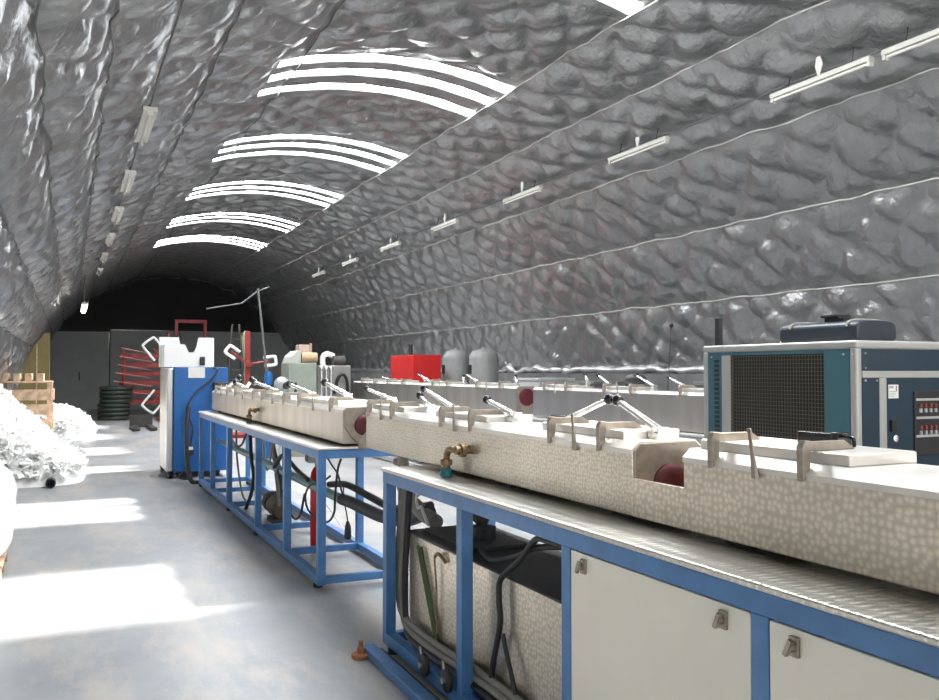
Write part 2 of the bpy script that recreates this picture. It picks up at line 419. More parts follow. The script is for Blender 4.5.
for k, (a, b) in enumerate(((1.678, 2.532), (.766, 1.614), (-.149, .702), (-.94, -.213))):
    d = MB().box(1.563, 1.585, a, b, .095, .89).build('door', M['door'], b2, bevel=.003)
    for y in (a+.095, b-.085):
        latch = MB().box(1.556, 1.563, y-.014, y+.014, .825, .875).build('latch', M['alu'], d, bevel=.002)
    #   wing knobs live in the same latch part
for d in [c for c in b2.children if c.name.startswith('door')]:
    for l in list(d.children):
        vs_ = [v.co for v in l.data.vertices]; yc = sum(v.y for v in vs_)/len(vs_)
        o = l['_at']; Y = yc + o[1]
        m = MB().box(1.553, 1.563, Y-.014, Y+.014, .826, .874).cyl((1.556, Y, .85), (1.538, Y, .85), .011, 12).obox((1.538, Y, .85), (.012, .012, .044), Matrix.Rotation(R(25), 3, 'X'))
        nm = l.name; bpy.data.objects.remove(l)
        m.build('latch', M['strap'], d, bevel=.0015)

# guide rail on the floor in front of the near bench
g = thing('guide_rail', 'blue steel rail lying on the floor along the near bench', 'rail', (1.46, 4.44, 0))
MB().box(1.43, 1.50, -1.0, 4.42, 0, .045).build('rail_bar', M['blue'], g, bevel=.004)
MB().box(1.50, 1.535, -1.0, 4.40, 0, .02).build('side_strip', M['dark'], g)
MB().lathe((1.405, 4.36, 0), [(.045,0),(.05,.004),(.05,.02),(.02,.024),(.02,.05),(.012,.052),(.012,.085)], 18).build('levelling_foot', mat('rusty orange foot', (.42,.16,.07), .6, noise_amt=.3), g, smooth=True)
for k, (y, z) in enumerate(((3.80, .115), (3.53, .13))):
    t = thing('hand_wheel', 'small black hand wheel on the lower rail, %s the middle post' % ('farther from' if k == 0 else 'closer to'), 'hand wheel', (1.545, y, z), 'hand wheels on the lower rail')
    MB().lathe((1.535, y, z), [(.045,-.012),(.055,-.006),(.055,.006),(.045,.012)], 20, 'x').build('wheel', M['black'], t, smooth=True)
    MB().cyl((1.51, y, z), (1.5598, y, z), .014, 12).build('spindle', M['alu'], t, smooth=True)
    MB().cyl((1.52, y, z+.05), (1.52, y+.012, z+.085), .006, 8).build('crank_pin', M['strap'], t)

# ------------------------------------------------------------------ cooling tanks
def profile(x0, x1, z0, z1, ch=.03):
    return [(x0,z0),(x1,z0),(x1,z1-ch*.8),(x1-ch,z1),(x0+ch,z1),(x0,z1-ch*.8)]
def tank_body(root, x0, x1, y0, y1, z0, z1, matl, top=None):
    P = [(x, y0, z) for x, z in profile(x0, x1, z0, z1)]
    MB().prism(P, (0, y1-y0, 0)).build('tank_body', matl, root, bevel=.006)
    T = [(x0-.002,z1-.040),(x0-.002,z1-.024),(x0+.029,z1+.003),(x1-.029,z1+.003),(x1+.002,z1-.024),(x1+.002,z1-.040),(x1-.001,z1-.040),(x1-.001,z1-.025),(x1-.031,z1-.001),(x0+.031,z1-.001),(x0+.001,z1-.025),(x0+.001,z1-.040)]
    MB().prism([(x, y0-.001, z) for x, z in T], (0, y1-y0+.002, 0)).build('top_sheet', top or M['plate'], root)
def end_plate(root, x0, x1, y, z0, z1, vee=True, sy=-1, k=1):
    xm = (x0+x1)/2; w = (x1-x0)
    if vee: P = [(x0,z1-.024),(x0+.03,z1),(x1-.03,z1),(x1,z1-.024),(x1,z1-.13),(xm+w*.2,z0+.04),(xm-w*.2,z0+.04),(x0,z1-.13)]
    else: P = [(x0,z0),(x1,z0),(x1,z1-.024),(x1-.03,z1),(x0+.03,z1),(x0,z1-.024)]
    e = MB().prism([(x, y, z) for x, z in P], (0, .012*sy, 0)).build('end_plate', M['strap'], root, bevel=.002)
    zc = z1-.125 if vee else z1-.145
    MB().lathe((xm+.0, y+.012*sy, zc), [(.072*k,0),(.072*k,.012*sy),(.06*k,.02*sy),(.03*k,.022*sy),(.012,.014*sy)], 26, 'y').build('seal', M['redp'], e, smooth=True)
def lid(root, x0, x1, y0, y1, z, brackets, posts, topz=.035):
    l = MB().box(x0+.035, x1-.015, y0, y1, z, z+topz).build('lid', M['plate'], root, bevel=.006)
    for y in brackets:
        m = MB().prism([(x0-.012,y-.011,z-.045),(x0+.012,y-.011,z-.03),(x0+.022,y-.011,z+topz+.028),(x0-.004,y-.011,z+topz+.03),(x0-.014,y-.011,z+topz+.01)], (0,.022,0))
        m.prism([(x0+.012,y-.005,z+topz),(x0+.012,y-.005,z+topz+.026),(x0+.15,y-.005,z+topz+.026),(x0+.185,y-.005,z+topz+.004),(x0+.185,y-.005,z+topz)], (0,.010,0))
        m.build('hinge_strap', M['strap'], l, bevel=.002)
    for y in posts:
        m = MB().prism([(x0-.016,y-.012,z-.055),(x0-.004,y-.02,z-.055),(x0+.0,y+.008,z+.02),(x0+.004,y+.02,z+.085),(x0-.002,y+.02,z+.085),(x0-.012,y-.006,z+.01)], (0,.014,0))
        m.build('clip', M['strap'], l, bevel=.0015)
    return l
def lever(root, x, base, knob, ztop, double=True, r=.009):
    (yb, zb), (yk, zk) = base, knob
    zb2 = max(zb, ztop+.03)
    m = MB().box(x-.03, x+.03, yb-.028, yb+.028, ztop, ztop+.026).box(x-.018, x+.018, yb-.016, yb+.016, ztop+.026, zb2+.012)
    m.cyl((x-.03, yb, zb2), (x+.03, yb, zb2), .01, 10)
    for s in ((-1, 1) if double else (0,)):
        m.cyl((x+s*.012, yb, zb2), (x+s*.004, yk, zk), r, 10)
    lv = m.build('clamp_lever', M['chrome'], root, smooth=True)
    MB().ball((x, yk, zk), r*2.6, 16, 10).build('knob', M['knob'], lv, smooth=True)

TX0, TX1, TZ0, TZ1 = 1.78, 2.085, .995, 1.25
def pads(root, x0, x1, ylist, z0, z1):
    for y in ylist: MB().box(x0+.04, x1-.04, y-.06, y+.06, z0, z1).build('pad', M['black'], root)
# nearest tank (runs out of the frame on the right)
tb = thing('cooling_tank', 'nearest stainless cooling tank with swirled finish, running out on the right', 'cooling tank', (TX0, 2.2, BT))
tank_body(tb, TX0, TX1, -1.0, 2.206, TZ0, TZ1, M['steel'])
pads(tb, TX0, TX1, (-.8, .1, 1.1, 2.0), BT, TZ0)
lid(tb, TX0, TX1, 1.59, 2.165, TZ1, (2.065, 1.71), (1.885,))
hb = MB().box(1.985, 2.02, 1.78, 1.93, TZ1+.035, TZ1+.07).box(1.98, 2.025, 1.775, 1.80, TZ1+.035, TZ1+.075).tube(spline([(2.0,1.775,TZ1+.065),(2.0,1.74,TZ1+.06),(2.0,1.735,TZ1+.036)]), .006, 6)
hb.build('lid_handle', M['knob'], tb, bevel=.004)
# middle tank
ta = thing('cooling_tank', 'middle stainless cooling tank with three clamped lids above the open hose bay', 'cooling tank', (TX0, 5.43, BT))
tank_body(ta, TX0, TX1, 2.48, 5.43, TZ0, TZ1, M['steel2'])
pads(ta, TX0, TX1, (2.6, 3.4, 4.2), BT, TZ0)
MB().box(TX0+.002, TX0+.014, 2.206, 2.48, TZ0, 1.127).box(TX1-.014, TX1-.002, 2.206, 2.48, TZ0, 1.2).box(TX0+.014, TX1-.014, 2.206, 2.48, TZ0, TZ0+.01).build('bay_tray', M['steel'], ta, bevel=.002)
end_plate(ta, TX0+.004, TX1-.004, 2.48, TZ0, TZ1-.003, False)
MB().prism([(TX0+.0,5.43,1.10),(TX0,5.60,1.03),(TX0,5.60,.97),(TX0,5.43,.995)], (TX1-TX0,0,0)).build('drip_tray', M['strap'], ta, bevel=.003)
MB().cyl((1.88, 5.0, .90), (1.88, 5.0, TZ0), .035, 16).cyl((1.88, 5.0, .93), (1.88, 5.12, .93), .025, 14).build('drain_stub', M['strap'], ta, smooth=True)
lid(ta, TX0, TX1, 2.58, 3.17, TZ1, (3.036, 2.675), (2.847,))
lid(ta, TX0, TX1, 3.70, 4.33, TZ1, (4.165, 3.80), (3.986,))
lid(ta, TX0, TX1, 4.82, 5.41, TZ1, (5.367, 4.93), (5.113,))
for base, knob in (((2.545,1.285),(2.81,1.385)), ((3.21,1.285),(2.865,1.388)), ((3.66,1.29),(3.97,1.352)), ((4.39,1.295),(4.83,1.392)), ((4.745,1.29),(4.90,1.35)), ((5.40,1.30),(5.92,1.37))):
    lever(ta, 1.95, base, knob, TZ1 if base[0] < 5.3 else TZ1+.035)
MB().box(2.02, 2.055, 3.28, 3.45, TZ1+.018, TZ1+.05).box(2.02,2.055,3.29,3.31,TZ1,TZ1+.02).box(2.02,2.055,3.42,3.44,TZ1,TZ1+.02).build('lid_handle', M['knob'], ta, bevel=.003)
# far tank on the first bench
tc_ = thing('cooling_tank', 'long stainless cooling tank on the open-sided blue bench', 'cooling tank', (1.72, 5.75, BT))
tank_body(tc_, 1.72, 2.03, 5.762, 11.72, TZ0, TZ1, M['streak'])
pads(tc_, 1.72, 2.03, (6.0, 7.3, 8.6, 10, 11.4), BT, TZ0)
end_plate(tc_, 1.722, 2.028, 5.762, TZ0-.03, TZ1-.002, True)
for y0, y1, br, po in ((6.0,7.1,(6.062,7.01),(6.536,)), (7.45,8.6,(7.552,8.495),(8.0,)), (8.85,10.1,(8.946,9.992),(9.5,)), (10.4,11.5,(10.533,11.4),(10.95,))):
    lid(tc_, 1.72, 2.03, y0, y1, TZ1, br, po)
for base, knob in (((6.162,1.322),(6.78,1.405)), ((7.201,1.31),(8.03,1.375)), ((8.647,1.31),(9.70,1.38)), ((10.2,1.31),(9.85,1.40)), ((11.4,1.304),(10.62,1.42)), ((10.3,1.31),(10.9,1.36))):
    lever(tc_, 1.88, base, knob, TZ1+.035 if any(a < base[0] < b for a, b in ((6.0,7.1),(7.45,8.6),(8.85,10.1),(10.4,11.5))) else TZ1, r=.014)

# taps on the tank fronts
def tap(y, x, label, handle, z=1.115):
    t = thing('drain_valve', label, 'valve', (x-.04, y, z))
    MB().lathe((x, y-.10, z), [(.02,0),(.02,-.025),(.034,-.025),(.034,-.05),(.022,-.05),(.022,-.075)], 16, 'x').build('union', M['brass'], t, smooth=True)
    MB().tube(spline([(x-.065,y-.10,z),(x-.07,y-.04,z),(x-.07,y+.0,z-.012),(x-.07,y+.02,z-.05),(x-.07,y+.02,z-.085)]), .017, 12).build('elbow', M['brass'], t, smooth=True)
    MB().lathe((x-.07, y+.02, z-.09), [(.028,.035),(.03,.03),(.03,.01),(.02,.005),(.02,-.01)], 14).build('coupling', M['brass'], t, smooth=True)
    MB().lathe((x-.07, y+.02, BT), [(.025,0),(.03,.01),(.03,.035),(.018,.048),(.012,.05)], 16).build('valve_cap', handle, t, smooth=True)
tap(3.92, 1.78, 'brass drain valve with teal cap on the front of the middle tank', M['teal'])
tap(8.75, 1.72, 'dark brass drain valve on the front of the far tank', M['dark'])

# ------------------------------------------------------------------ under the near bench
w = thing('water_tank', 'swirl finished steel water tank with dark lid inside the near bench', 'tank', (1.68, 2.7, .09))
MB().box(1.68, 2.13, 2.0, 3.58, .087, .63).build('tank_shell', M['steel'], w, bevel=.005)
MB().box(1.682, 2.13, 3.60, 4.38, .087, .625).build('side_tank', M['steel'], w, bevel=.005)
MB().box(1.675, 2.14, 2.0, 4.39, .63, .64).box(1.74, 2.05, 3.7, 4.3, .64, .66).build('top_cover', M['dark'], w, bevel=.003)
MB().cyl((1.9, 3.9, .66), (1.9, 3.9, .72), .06, 18).build('filler_cap', M['black'], w, smooth=True)
def hose(name, label, pts, r, matl, cat='hose', k=8, n=10):
    return tag(MB().tube(spline(pts, k), r, n).build(name, matl, smooth=True), label, cat)
hose('hose', 'black hose dropping and forking in front of the steel water tank', [(1.66,2.60,.865),(1.645,2.82,.86),(1.645,2.923,.847),(1.645,3.05,.745),(1.645,3.215,.635),(1.645,3.235,.544),(1.645,3.225,.443),(1.645,3.29,.26),(1.645,3.32,.12)], .013, M['black'])
hose('hose', 'thin black branch hose leaving the fork towards the floor', [(1.645,3.20,.41),(1.645,3.167,.339),(1.645,3.10,.22),(1.645,3.07,.12)], .010, M['black'])
hose('hose', 'black hose sagging across the top of the steel water tank', [(1.72,2.65,.855),(1.67,2.93,.815),(1.67,3.12,.745),(1.70,3.407,.668),(1.78,3.7,.655)], .012, M['black'])
hose('cable', 'green and yellow earth cable leaning on the steel tank', [(1.668,4.216,.587),(1.666,4.091,.375),(1.664,3.964,.16)], .009, mat('green cable', (.10,.13,.04), .5), 'cable')
hose('cable', 'dark green cable beside the yellow earth cable on the tank', [(1.668,4.17,.587),(1.666,4.05,.375),(1.664,3.93,.16)], .007, mat('dark green cable', (.05,.10,.04), .5), 'cable')
hose('level_tube', 'brass level tap with thin tube on the steel tank', [(1.672,3.86,.57),(1.660,3.92,.60),(1.660,3.967,.575),(1.660,3.967,.53),(1.664,3.955,.40),(1.664,3.95,.17)], [.009]*16+[.005]*25, M['brass'], 'tap')
for i in range(3):
    hose('hose', ['upper grey hose of the bundle along the lower blue rail', 'middle grey hose of the bundle along the lower rail', 'lowest dark hose of the bundle along the lower rail'][i],
         [(1.66+.01*i,4.42-.03*i,.89),(1.64+.008*i,4.445-.04*i,.45),(1.645,4.43-.05*i,.24-.03*i),(1.645-.012*i,4.3-.05*i,.175-.028*i),(1.645-.012*i,3.9,.165-.03*i),(1.645-.012*i,3.35,.185-.03*i),(1.645-.012*i,2.7,.175-.03*i),(1.645-.012*i,2.1,.165-.03*i)], .017, [M['greyhose'], M['greyhose'], M['black']][i])
hose('drain_pipe', 'thick grey drain pipe slanting under the near bench top', [(1.86,5.0,.90),(1.86,4.98,.84),(1.85,4.85,.76),(1.85,4.62,.69),(1.85,4.40,.665)], .042, M['greyhose'], 'pipe', n=14)
hose('hose', 'white thin hose looped beside the thick grey drain pipe', [(1.78,4.35,.665),(1.78,4.42,.72),(1.80,4.50,.74),(1.82,4.6,.72),(1.80,4.55,.80),(1.84,4.3,.84)], .009, M['white'])
hose('drain_pipe', 'dark pipe branch crossing behind the thick drain pipe', [(2.0,4.7,.85),(1.98,4.45,.80),(1.96,4.2,.76),(1.94,4.0,.73)], .035, M['dark'], 'pipe', n=14)

# ------------------------------------------------------------------ under the far bench
hose('pipe_run', 'grey teal pipe running inside the far blue bench', [(1.82,6.10,.565),(1.82,7,.565),(1.82,8.6,.57),(1.82,10.0,.575),(1.82,11.6,.58)], .036, M['tealpipe'], 'pipe', n=14)
hose('hose', 'thick black hose crossing from the far bench to the near bench', [(1.82,6.10,.565),(1.84,5.95,.562),(1.85,5.7,.555),(1.85,5.3,.56),(1.86,4.9,.60),(1.87,4.55,.70)], .042, M['black'], n=14)
hose('hose', 'second black hose just behind the thick black crossing hose', [(1.95,6.9,.57),(1.95,6.5,.62),(1.95,6.25,.625),(1.95,5.9,.61),(1.95,5.3,.60),(1.96,4.75,.70)], .026, M['black'])
hose('cable', 'black cable hanging in a wide loop by the near end of the far bench', [(1.70,6.0,.75),(1.70,6.226,.68),(1.70,6.577,.611),(1.70,6.70,.5),(1.70,6.56,.41),(1.70,6.1,.41),(1.70,5.9,.50),(1.70,5.87,.62),(1.72,5.88,.80),(1.75,5.9,.88)], .008, M['black'], 'cable')
hose('cable', 'thin black cable dangling from the bench header to the thick hose', [(1.75,6.34,.89),(1.75,6.15,.82),(1.75,5.97,.76),(1.76,5.925,.66),(1.78,5.92,.61)], .007, M['black'], 'cable')
hose('cable', 'thin white cable trailing across the floor behind the far bench', [(2.12,7.6,.30),(2.26,7.55,.09),(2.3,7.16,.03),(2.32,6.6,.008),(2.36,5.9,.008)], .006, M['white'], 'cable')
p = thing('plug', 'black power plug hanging on a thin lead in the far bench', 'plug', (1.9, 6.22, .25))
MB().tube([(1.9,6.22,.25),(1.9,6.22,.27),(1.9,6.22,.34),(1.9,6.225,.38)], [.022,.028,.024,.010], 10).build('plug_body', M['black'], p, smooth=True)
MB().tube(spline([(1.9,6.225,.38),(1.9,6.25,.43),(1.905,6.31,.48),(1.92,6.40,.53),(1.95,6.5,.60)]), .005, 6).build('lead', M['black'], p, smooth=True)
e = thing('gas_cylinder', 'slim red gas cylinder standing inside the far bench', 'cylinder', (1.90, 7.1, 0))
MB().lathe((1.90,7.1,0), [(.05,0),(.056,.01),(.056,.60),(.05,.65),(.03,.69),(.018,.70)], 20).build('bottle', M['redbox'], e, smooth=True)
MB().lathe((1.90,7.1,.70), [(.018,0),(.018,.03),(.028,.03),(.028,.05),(.01,.055)], 12).build('valve', M['brass'], e, smooth=True)
q = thing('pump', 'grimy brown pump motor on the floor inside the far bench', 'pump', (1.92, 8.6, 0))
MB().lathe((1.92,8.78,.145), [(.04,0),(.10,-.01),(.105,-.05),(.105,-.30),(.09,-.33),(.04,-.335)], 22, 'y').build('motor', mat('grimy brown casting', (.12,.09,.06), .6, .2, noise_amt=.4, noise_scale=20), q, smooth=True)
MB().box(1.83,2.01,8.46,8.76,0,.05).build('foot_plate', M['dark'], q, bevel=.004)
MB().cyl((1.92,8.60,.24),(1.92,8.60,.30),.05,14).build('terminal_box', M['dark'], q)
MB().lathe((1.92,8.94,.16), [(.06,-.16),(.11,-.14),(.11,-.02),(.05,0)], 20, 'y').build('volute', M['dark'], q, smooth=True)
hose('hose', 'dark hose curving from the bench top down to the pump', [(1.9,8.87,.89),(1.9,8.8,.70),(1.9,8.56,.55),(1.9,8.50,.42),(1.92,8.6,.29)], .026, M['black'])
hose('hose', 'dark hose hanging down to the floor between the middle posts', [(1.75,9.25,.89),(1.75,9.17,.59),(1.75,9.05,.41),(1.75,9.16,.22),(1.75,9.45,.022)], .020, M['black'])
hose('hose', 'olive hose dropping to the floor near the far posts', [(1.85,10.65,.89),(1.85,10.6,.5),(1.85,10.43,.25),(1.85,10.2,.06),(1.85,9.9,.013)], .012, mat('olive hose', (.10,.10,.06), .6))
hose('hose', 'black hose arching along the grey teal pipe', [(1.76,8.1,.60),(1.75,7.7,.74),(1.76,7.2,.66),(1.77,6.9,.62)], .02, M['black'])

hose('hose', 'brown grey hose bent down beside the pump in the far bench', [(1.80,8.35,.89),(1.79,8.33,.72),(1.80,8.25,.62),(1.80,8.2,.50),(1.83,8.27,.38),(1.86,8.36,.20)], .018, M['greyhose'])
hose('cable', 'black cable sagging under the bench top between the far posts', [(1.72,10.5,.88),(1.72,10.2,.72),(1.73,9.9,.66),(1.73,9.6,.70),(1.73,9.3,.86)], .012, M['black'], 'cable')
hose('cable', 'black cable drooping low by the red gas cylinder', [(1.70,7.7,.62),(1.70,7.45,.40),(1.71,7.15,.28),(1.72,6.95,.33),(1.72,6.80,.52)], .010, M['black'], 'cable')
hose('cable', 'yellowish cable hanging in a loop above the pump', [(1.84,9.0,.86),(1.83,8.9,.60),(1.83,8.75,.50),(1.83,8.62,.62),(1.84,8.6,.86)], .009, mat('yellowish cable', (.28,.26,.14), .6), 'cable')
bx = thing('junction_box', 'small grey junction box under the near end of the far bench', 'box', (1.72, 6.5, .82))
MB().box(1.66,1.78,6.45,6.55,.80,.895).build('box_shell', M['grey'], bx, bevel=.005)
MB().box(1.655,1.66,6.46,6.54,.81,.885).build('cover', M['dark'], bx)
# ------------------------------------------------------------------ second production line behind
LX0, LX1, LZ0, LZ1 = 4.865, 5.14, .975, 1.312
bench_frame('bench_frame', 'grey painted bench frame carrying the rear line of tanks', 2.6, 15.7, [2.6, 5.2, 7.8, 10.4, 13.0, 15.642], M['plate'], M['grey'], 4.78, 5.3, .965, pads=[2.7, 7.9, 13.1, 15.6])
r1 = thing('cooling_tank', 'rear line cooling tank running left from the red seal to the red cabinet', 'cooling tank', (LX0, 9.1, .965))
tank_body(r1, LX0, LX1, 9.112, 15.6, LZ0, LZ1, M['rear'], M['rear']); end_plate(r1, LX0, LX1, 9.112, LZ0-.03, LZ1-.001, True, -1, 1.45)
MB().box(LX0+.05, LX1-.05, 9.3, 15.4, .965, LZ0).build('pad', M['black'], r1)
r2 = thing('cooling_tank', 'rear line cooling tank passing behind the blue chiller', 'cooling tank', (LX0, 8.7, .965))
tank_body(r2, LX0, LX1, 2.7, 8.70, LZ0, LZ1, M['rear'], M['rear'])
MB().box(LX0+.05, LX1-.05, 2.9, 8.5, .965, LZ0).build('pad', M['black'], r2)
for rt, y0, y1, br, po in ((r1,9.5,10.3,(9.55,10.23),(9.9,)), (r1,11.1,11.9,(11.2,11.738),(11.45,)), (r1,12.9,13.8,(13.0,13.7),(13.36,)), (r1,14.3,15.2,(14.4,15.1),(14.75,)),
                           (r2,7.9,8.55,(7.98,8.448),(8.2,)), (r2,6.75,7.3,(6.80,7.243),(7.0,)), (r2,5.3,6.1,(5.4,6.061),(5.7,)), (r2,3.6,4.6,(3.7,4.5),(4.1,))):
    lid(rt, LX0, LX1, y0, y1, LZ1, br, po)
for rt, base, knob in ((r1,(12.242,1.35),(12.69,1.448)), (r1,(10.5,1.357),(10.92,1.454)), (r1,(9.40,1.36),(9.43,1.437)), (r1,(13.95,1.35),(14.45,1.40)), (r1,(12.4,1.35),(12.6,1.437)),
                       (r2,(7.80,1.375),(7.845,1.464)), (r2,(7.40,1.37),(7.60,1.458)), (r2,(6.65,1.36),(6.934,1.457)), (r2,(6.2,1.366),(6.43,1.44)), (r1,(10.95,1.36),(11.0,1.43))):
    lever(rt, 5.03, base, knob, LZ1, r=.008)
mo = thing('motor', 'black rounded motor sitting on the rear tank near the chiller', 'motor', (5.06, 7.02, LZ1+.035))
MB().ball((5.07,7.0,LZ1+.10), (.07,.16,.065), 18, 10).build('motor_cover', M['black'], mo, smooth=True)
MB().box(5.02,5.12,6.9,7.1,LZ1+.035,LZ1+.06).build('motor_base', M['dark'], mo)

# ------------------------------------------------------------------ chiller cabinet
CX0, CX1, CY0, CY1, CZ = 3.57, 4.62, 3.08, 4.23, 1.655
c = thing('chiller', 'blue and grey chiller cabinet with large dark grille behind the tanks', 'chiller', (CX0, CY0, 0))
MB().box(CX0+.02, CX1-.02, CY0+.02, CY1-.02, .08, CZ-.02).build('core', M['black'], c)
fr = MB()
for x in (CX0, CX1-.045):
    for y in (CY0, CY1-.045): fr.box(x, x+.045, y, y+.045, .06, CZ-.035)
fr.box(CX0, CX1, CY0, CY1, CZ-.045, CZ)
fr.box(CX0, CX1, CY0, CY1, .03, .10)
fr.build('corner_frame', M['frame'], c, bevel=.014, seg=3)
# side facing the aisle
sp = MB().box(CX0+.004, CX0+.02, CY0+.045, 3.285, .10, CZ-.045).box(CX0+.004, CX0+.02, 4.06, CY1-.045, .10, CZ-.045).box(CX0+.004, CX0+.02, 3.285, 4.06, 1.592, CZ-.045).box(CX0+.004, CX0+.02, 3.285, 4.06, .10, .80)
sp.build('side_panel', M['petrol'], c)
MB().box(CX0+.002, CX0+.02, 3.985, 4.06, .80, 1.592).build('grey_strip', M['frame'], c)
lv = MB()
for k in range(26): lv.box(CX0+.001, CX0+.006, 4.085, 4.125, .85+k*.028, .868+k*.028)
lv.build('vent_slot', M['black'], c)
gr = MB()
for k in range(34): y = 3.287 + k*.0211; gr.box(CX0+.006, CX0+.010, y, y+.0035, .80, 1.592)
for k in range(38): z = .80 + k*.0211; gr.box(CX0+.005, CX0+.009, 3.285, 3.985, z, z+.0035)
gr.build('grille', mat('grille wire', (.16,.15,.12), .5, .5), c)
# front facing the viewer
fp = MB().box(CX0+.045, CX1-.045, CY0+.004, CY0+.02, 1.50, CZ-.045).box(CX0+.045, 3.735, CY0+.004, CY0+.02, .10, 1.465).box(3.785, CX1-.045, CY0+.004, CY0+.02, .10, 1.465)
fp.build('front_panel', M['navy'], c)
MB().box(CX0+.045, CX1-.045, CY0, CY0+.02, 1.465, 1.50).box(3.735, 3.785, CY0, CY0+.02, .10, 1.465).build('grey_divider', M['frame'], c, bevel=.003)
for x, z in ((3.635,1.59),(3.635,1.515),(3.635,1.452),(3.715,1.452),(3.635,.2),(3.715,.2)): MB().cyl((x,CY0-.002,z),(x,CY0+.006,z),.006,8).build('screw', M['alu'], c)
for y in (3.10, 3.16, 4.15): MB().cyl((CX0-.001,y,1.585),(CX0+.006,y,1.585),.006,8).build('screw', M['alu'], c)
st = MB().box(3.80, 3.872, CY0+.001, CY0+.005, 1.36, 1.43).build('sticker', M['white'], c)
MB().box(3.806,3.835,CY0-.0005,CY0+.002,1.412,1.424).box(3.806,3.85,CY0-.0005,CY0+.002,1.392,1.396).box(3.806,3.85,CY0-.0005,CY0+.002,1.380,1.384).box(3.806,3.84,CY0-.0005,CY0+.002,1.369,1.373).build('print', M['grey'], st)
MB().box(3.853,3.858,CY0-.0005,CY0+.002,1.395,1.425).build('red_mark', M['redbox'], st)
cp = MB().box(3.985, 4.45, CY0-.004, CY0+.006, 1.06, 1.395).build('control_panel', M['black'], c, bevel=.003)
cf = MB()
for z in (1.345, 1.25, 1.155): cf.box(3.995, 4.44, CY0-.008, CY0-.003, z, z+.012)
cf.build('panel_rail', M['grey'], cp)
red = mat('red indicator', (.26,.05,.04), .4)
for z in (1.31, 1.195):
    for k in range(9):
        x = 4.02 + k*.038
        MB().box(x, x+.014, CY0-.012, CY0-.003, z, z+.02).build('indicator', red, cp)
        MB().box(x, x+.014, CY0-.012, CY0-.003, z-.026, z-.006).build('switch', M['grey'], cp)
MB().box(3.81,3.845,CY0-.012,CY0+.004,1.19,1.25).build('door_handle', M['black'], c, bevel=.003)
MB().lathe((3.845, CY0+.004, 1.155), [(.016,0),(.018,-.008),(.010,-.010),(.009,-.004)], 16, 'y').build('lock', M['chrome'], c, smooth=True)
# navy tank on top
n = thing('plastic_tank', 'low dark navy tank with straps lying on top of the chiller', 'tank', (4.12, 3.65, CZ))
prof = []
P = [(4.12+.15*math.cos(a)*(1 if abs(math.cos(a)) < .7 else 1), CZ+.068+.066*math.sin(a)) for a in [2*PI*k/28 for k in range(28)]]
def sup(a, p): return math.copysign(abs(a)**p, a)
P = [(4.12+.16*sup(math.cos(2*PI*k/32), .5), CZ+.066+.066*sup(math.sin(2*PI*k/32), .5)) for k in range(32)]
MB().prism([(x, 3.41, z) for x, z in P], (0, .58, 0)).build('tank_shell', mat('navy plastic', (.018,.026,.038), .4, noise_amt=.2), n, bevel=.015, smooth=False)
for y in (3.48, 3.90):
    MB().tube([(4.12+.166*sup(math.cos(2*PI*k/32), .5), y, CZ+.067+.0665*sup(math.sin(2*PI*k/32), .5)) for k in range(1, 16)], .009, 6).build('strap', M['greyhose'], n, smooth=True)
MB().box(4.07, 4.17, 3.60, 3.74, CZ+.13, CZ+.16).box(4.06, 4.18, 3.64, 3.76, CZ+.16, CZ+.178).build('cap', M['black'], n, bevel=.006)
MB().ball((4.0, 3.99, CZ+.03), .022).build('fitting', M['chrome'], n, smooth=True)
tag(MB().lathe((4.04, 4.62, 0), [(.08,0),(.08,.01),(.026,.012),(.026,1.86),(.02,1.865)], 16).build('standpipe', M['black'], smooth=True), 'thin black standpipe rising just behind the chiller', 'pipe')
t = thing('broom', 'thin dark pole leaning against the foil near the chiller', 'broom', (7.75, 10.1, 0))
MB().cyl((7.75,10.05,.03),(8.03,10.2,2.15),.009,8).build('pole', M['dark'], t, smooth=True)
MB().ball((8.035,10.203,2.17),.032).build('pole_tip', M['black'], t, smooth=True)
MB().box(7.66,7.84,9.98,10.06,0,.05).build('broom_head', M['dark'], t)

# ------------------------------------------------------------------ machines behind the rear line
b = thing('red_cabinet', 'bright red cabinet with black chimney stub behind the rear tanks', 'cabinet', (5.85, 15, 0))
MB().box(5.84, 6.40, 15.0, 16.25, 0, 1.80).build('body', M['redbox'], b, bevel=.01)
MB().cyl((5.98,15.5,1.80),(5.98,15.5,2.01),.035,14).build('stub', M['black'], b, smooth=True)
for k, (x, y, r, lab) in enumerate(((6.93,15.5,.262,'left grey domed tank beside the red cabinet'), (7.29,14.98,.29,'right grey domed tank, farther from the red cabinet'))):
    t = thing('domed_tank', lab, 'tank', (x, y, 0), 'grey domed tanks')
    MB().lathe((x,y,0), [(r*.9,0),(r,.04),(r,1.74),(r*.93,1.82),(r*.72,1.885),(r*.35,1.92),(.02,1.925)], 32).build('tank_shell', M['tank'], t, smooth=True)
    MB().lathe((x,y,1.92), [(.06,0),(.06,.03),(.02,.035)], 14).build('lid', M['tank'], t, smooth=True)
    MB().box(x-r-.02, x-r+.02, y-.05, y+.05, 1.45, 1.62).build('gauge', M['black'], t)
g = thing('machine_cabinet', 'pale green machine cabinet with sloped hood behind the far tank', 'cabinet', (3.5, 15, 0))
MB().box(3.50, 4.0, 15.0, 15.6, 0, 1.64).build('body', M['green'], g, bevel=.01)
MB().prism([(3.51,15.02,1.64),(3.72,15.02,1.64),(3.72,15.02,1.86),(3.66,15.02,1.86),(3.55,15.02,1.76)], (0,.56,0)).build('hood', mat('pale hood', (.46,.46,.41), .6), g, bevel=.008)
MB().box(3.60,3.64,14.985,15.0,.5,1.3).build('vent', M['dark'], g)
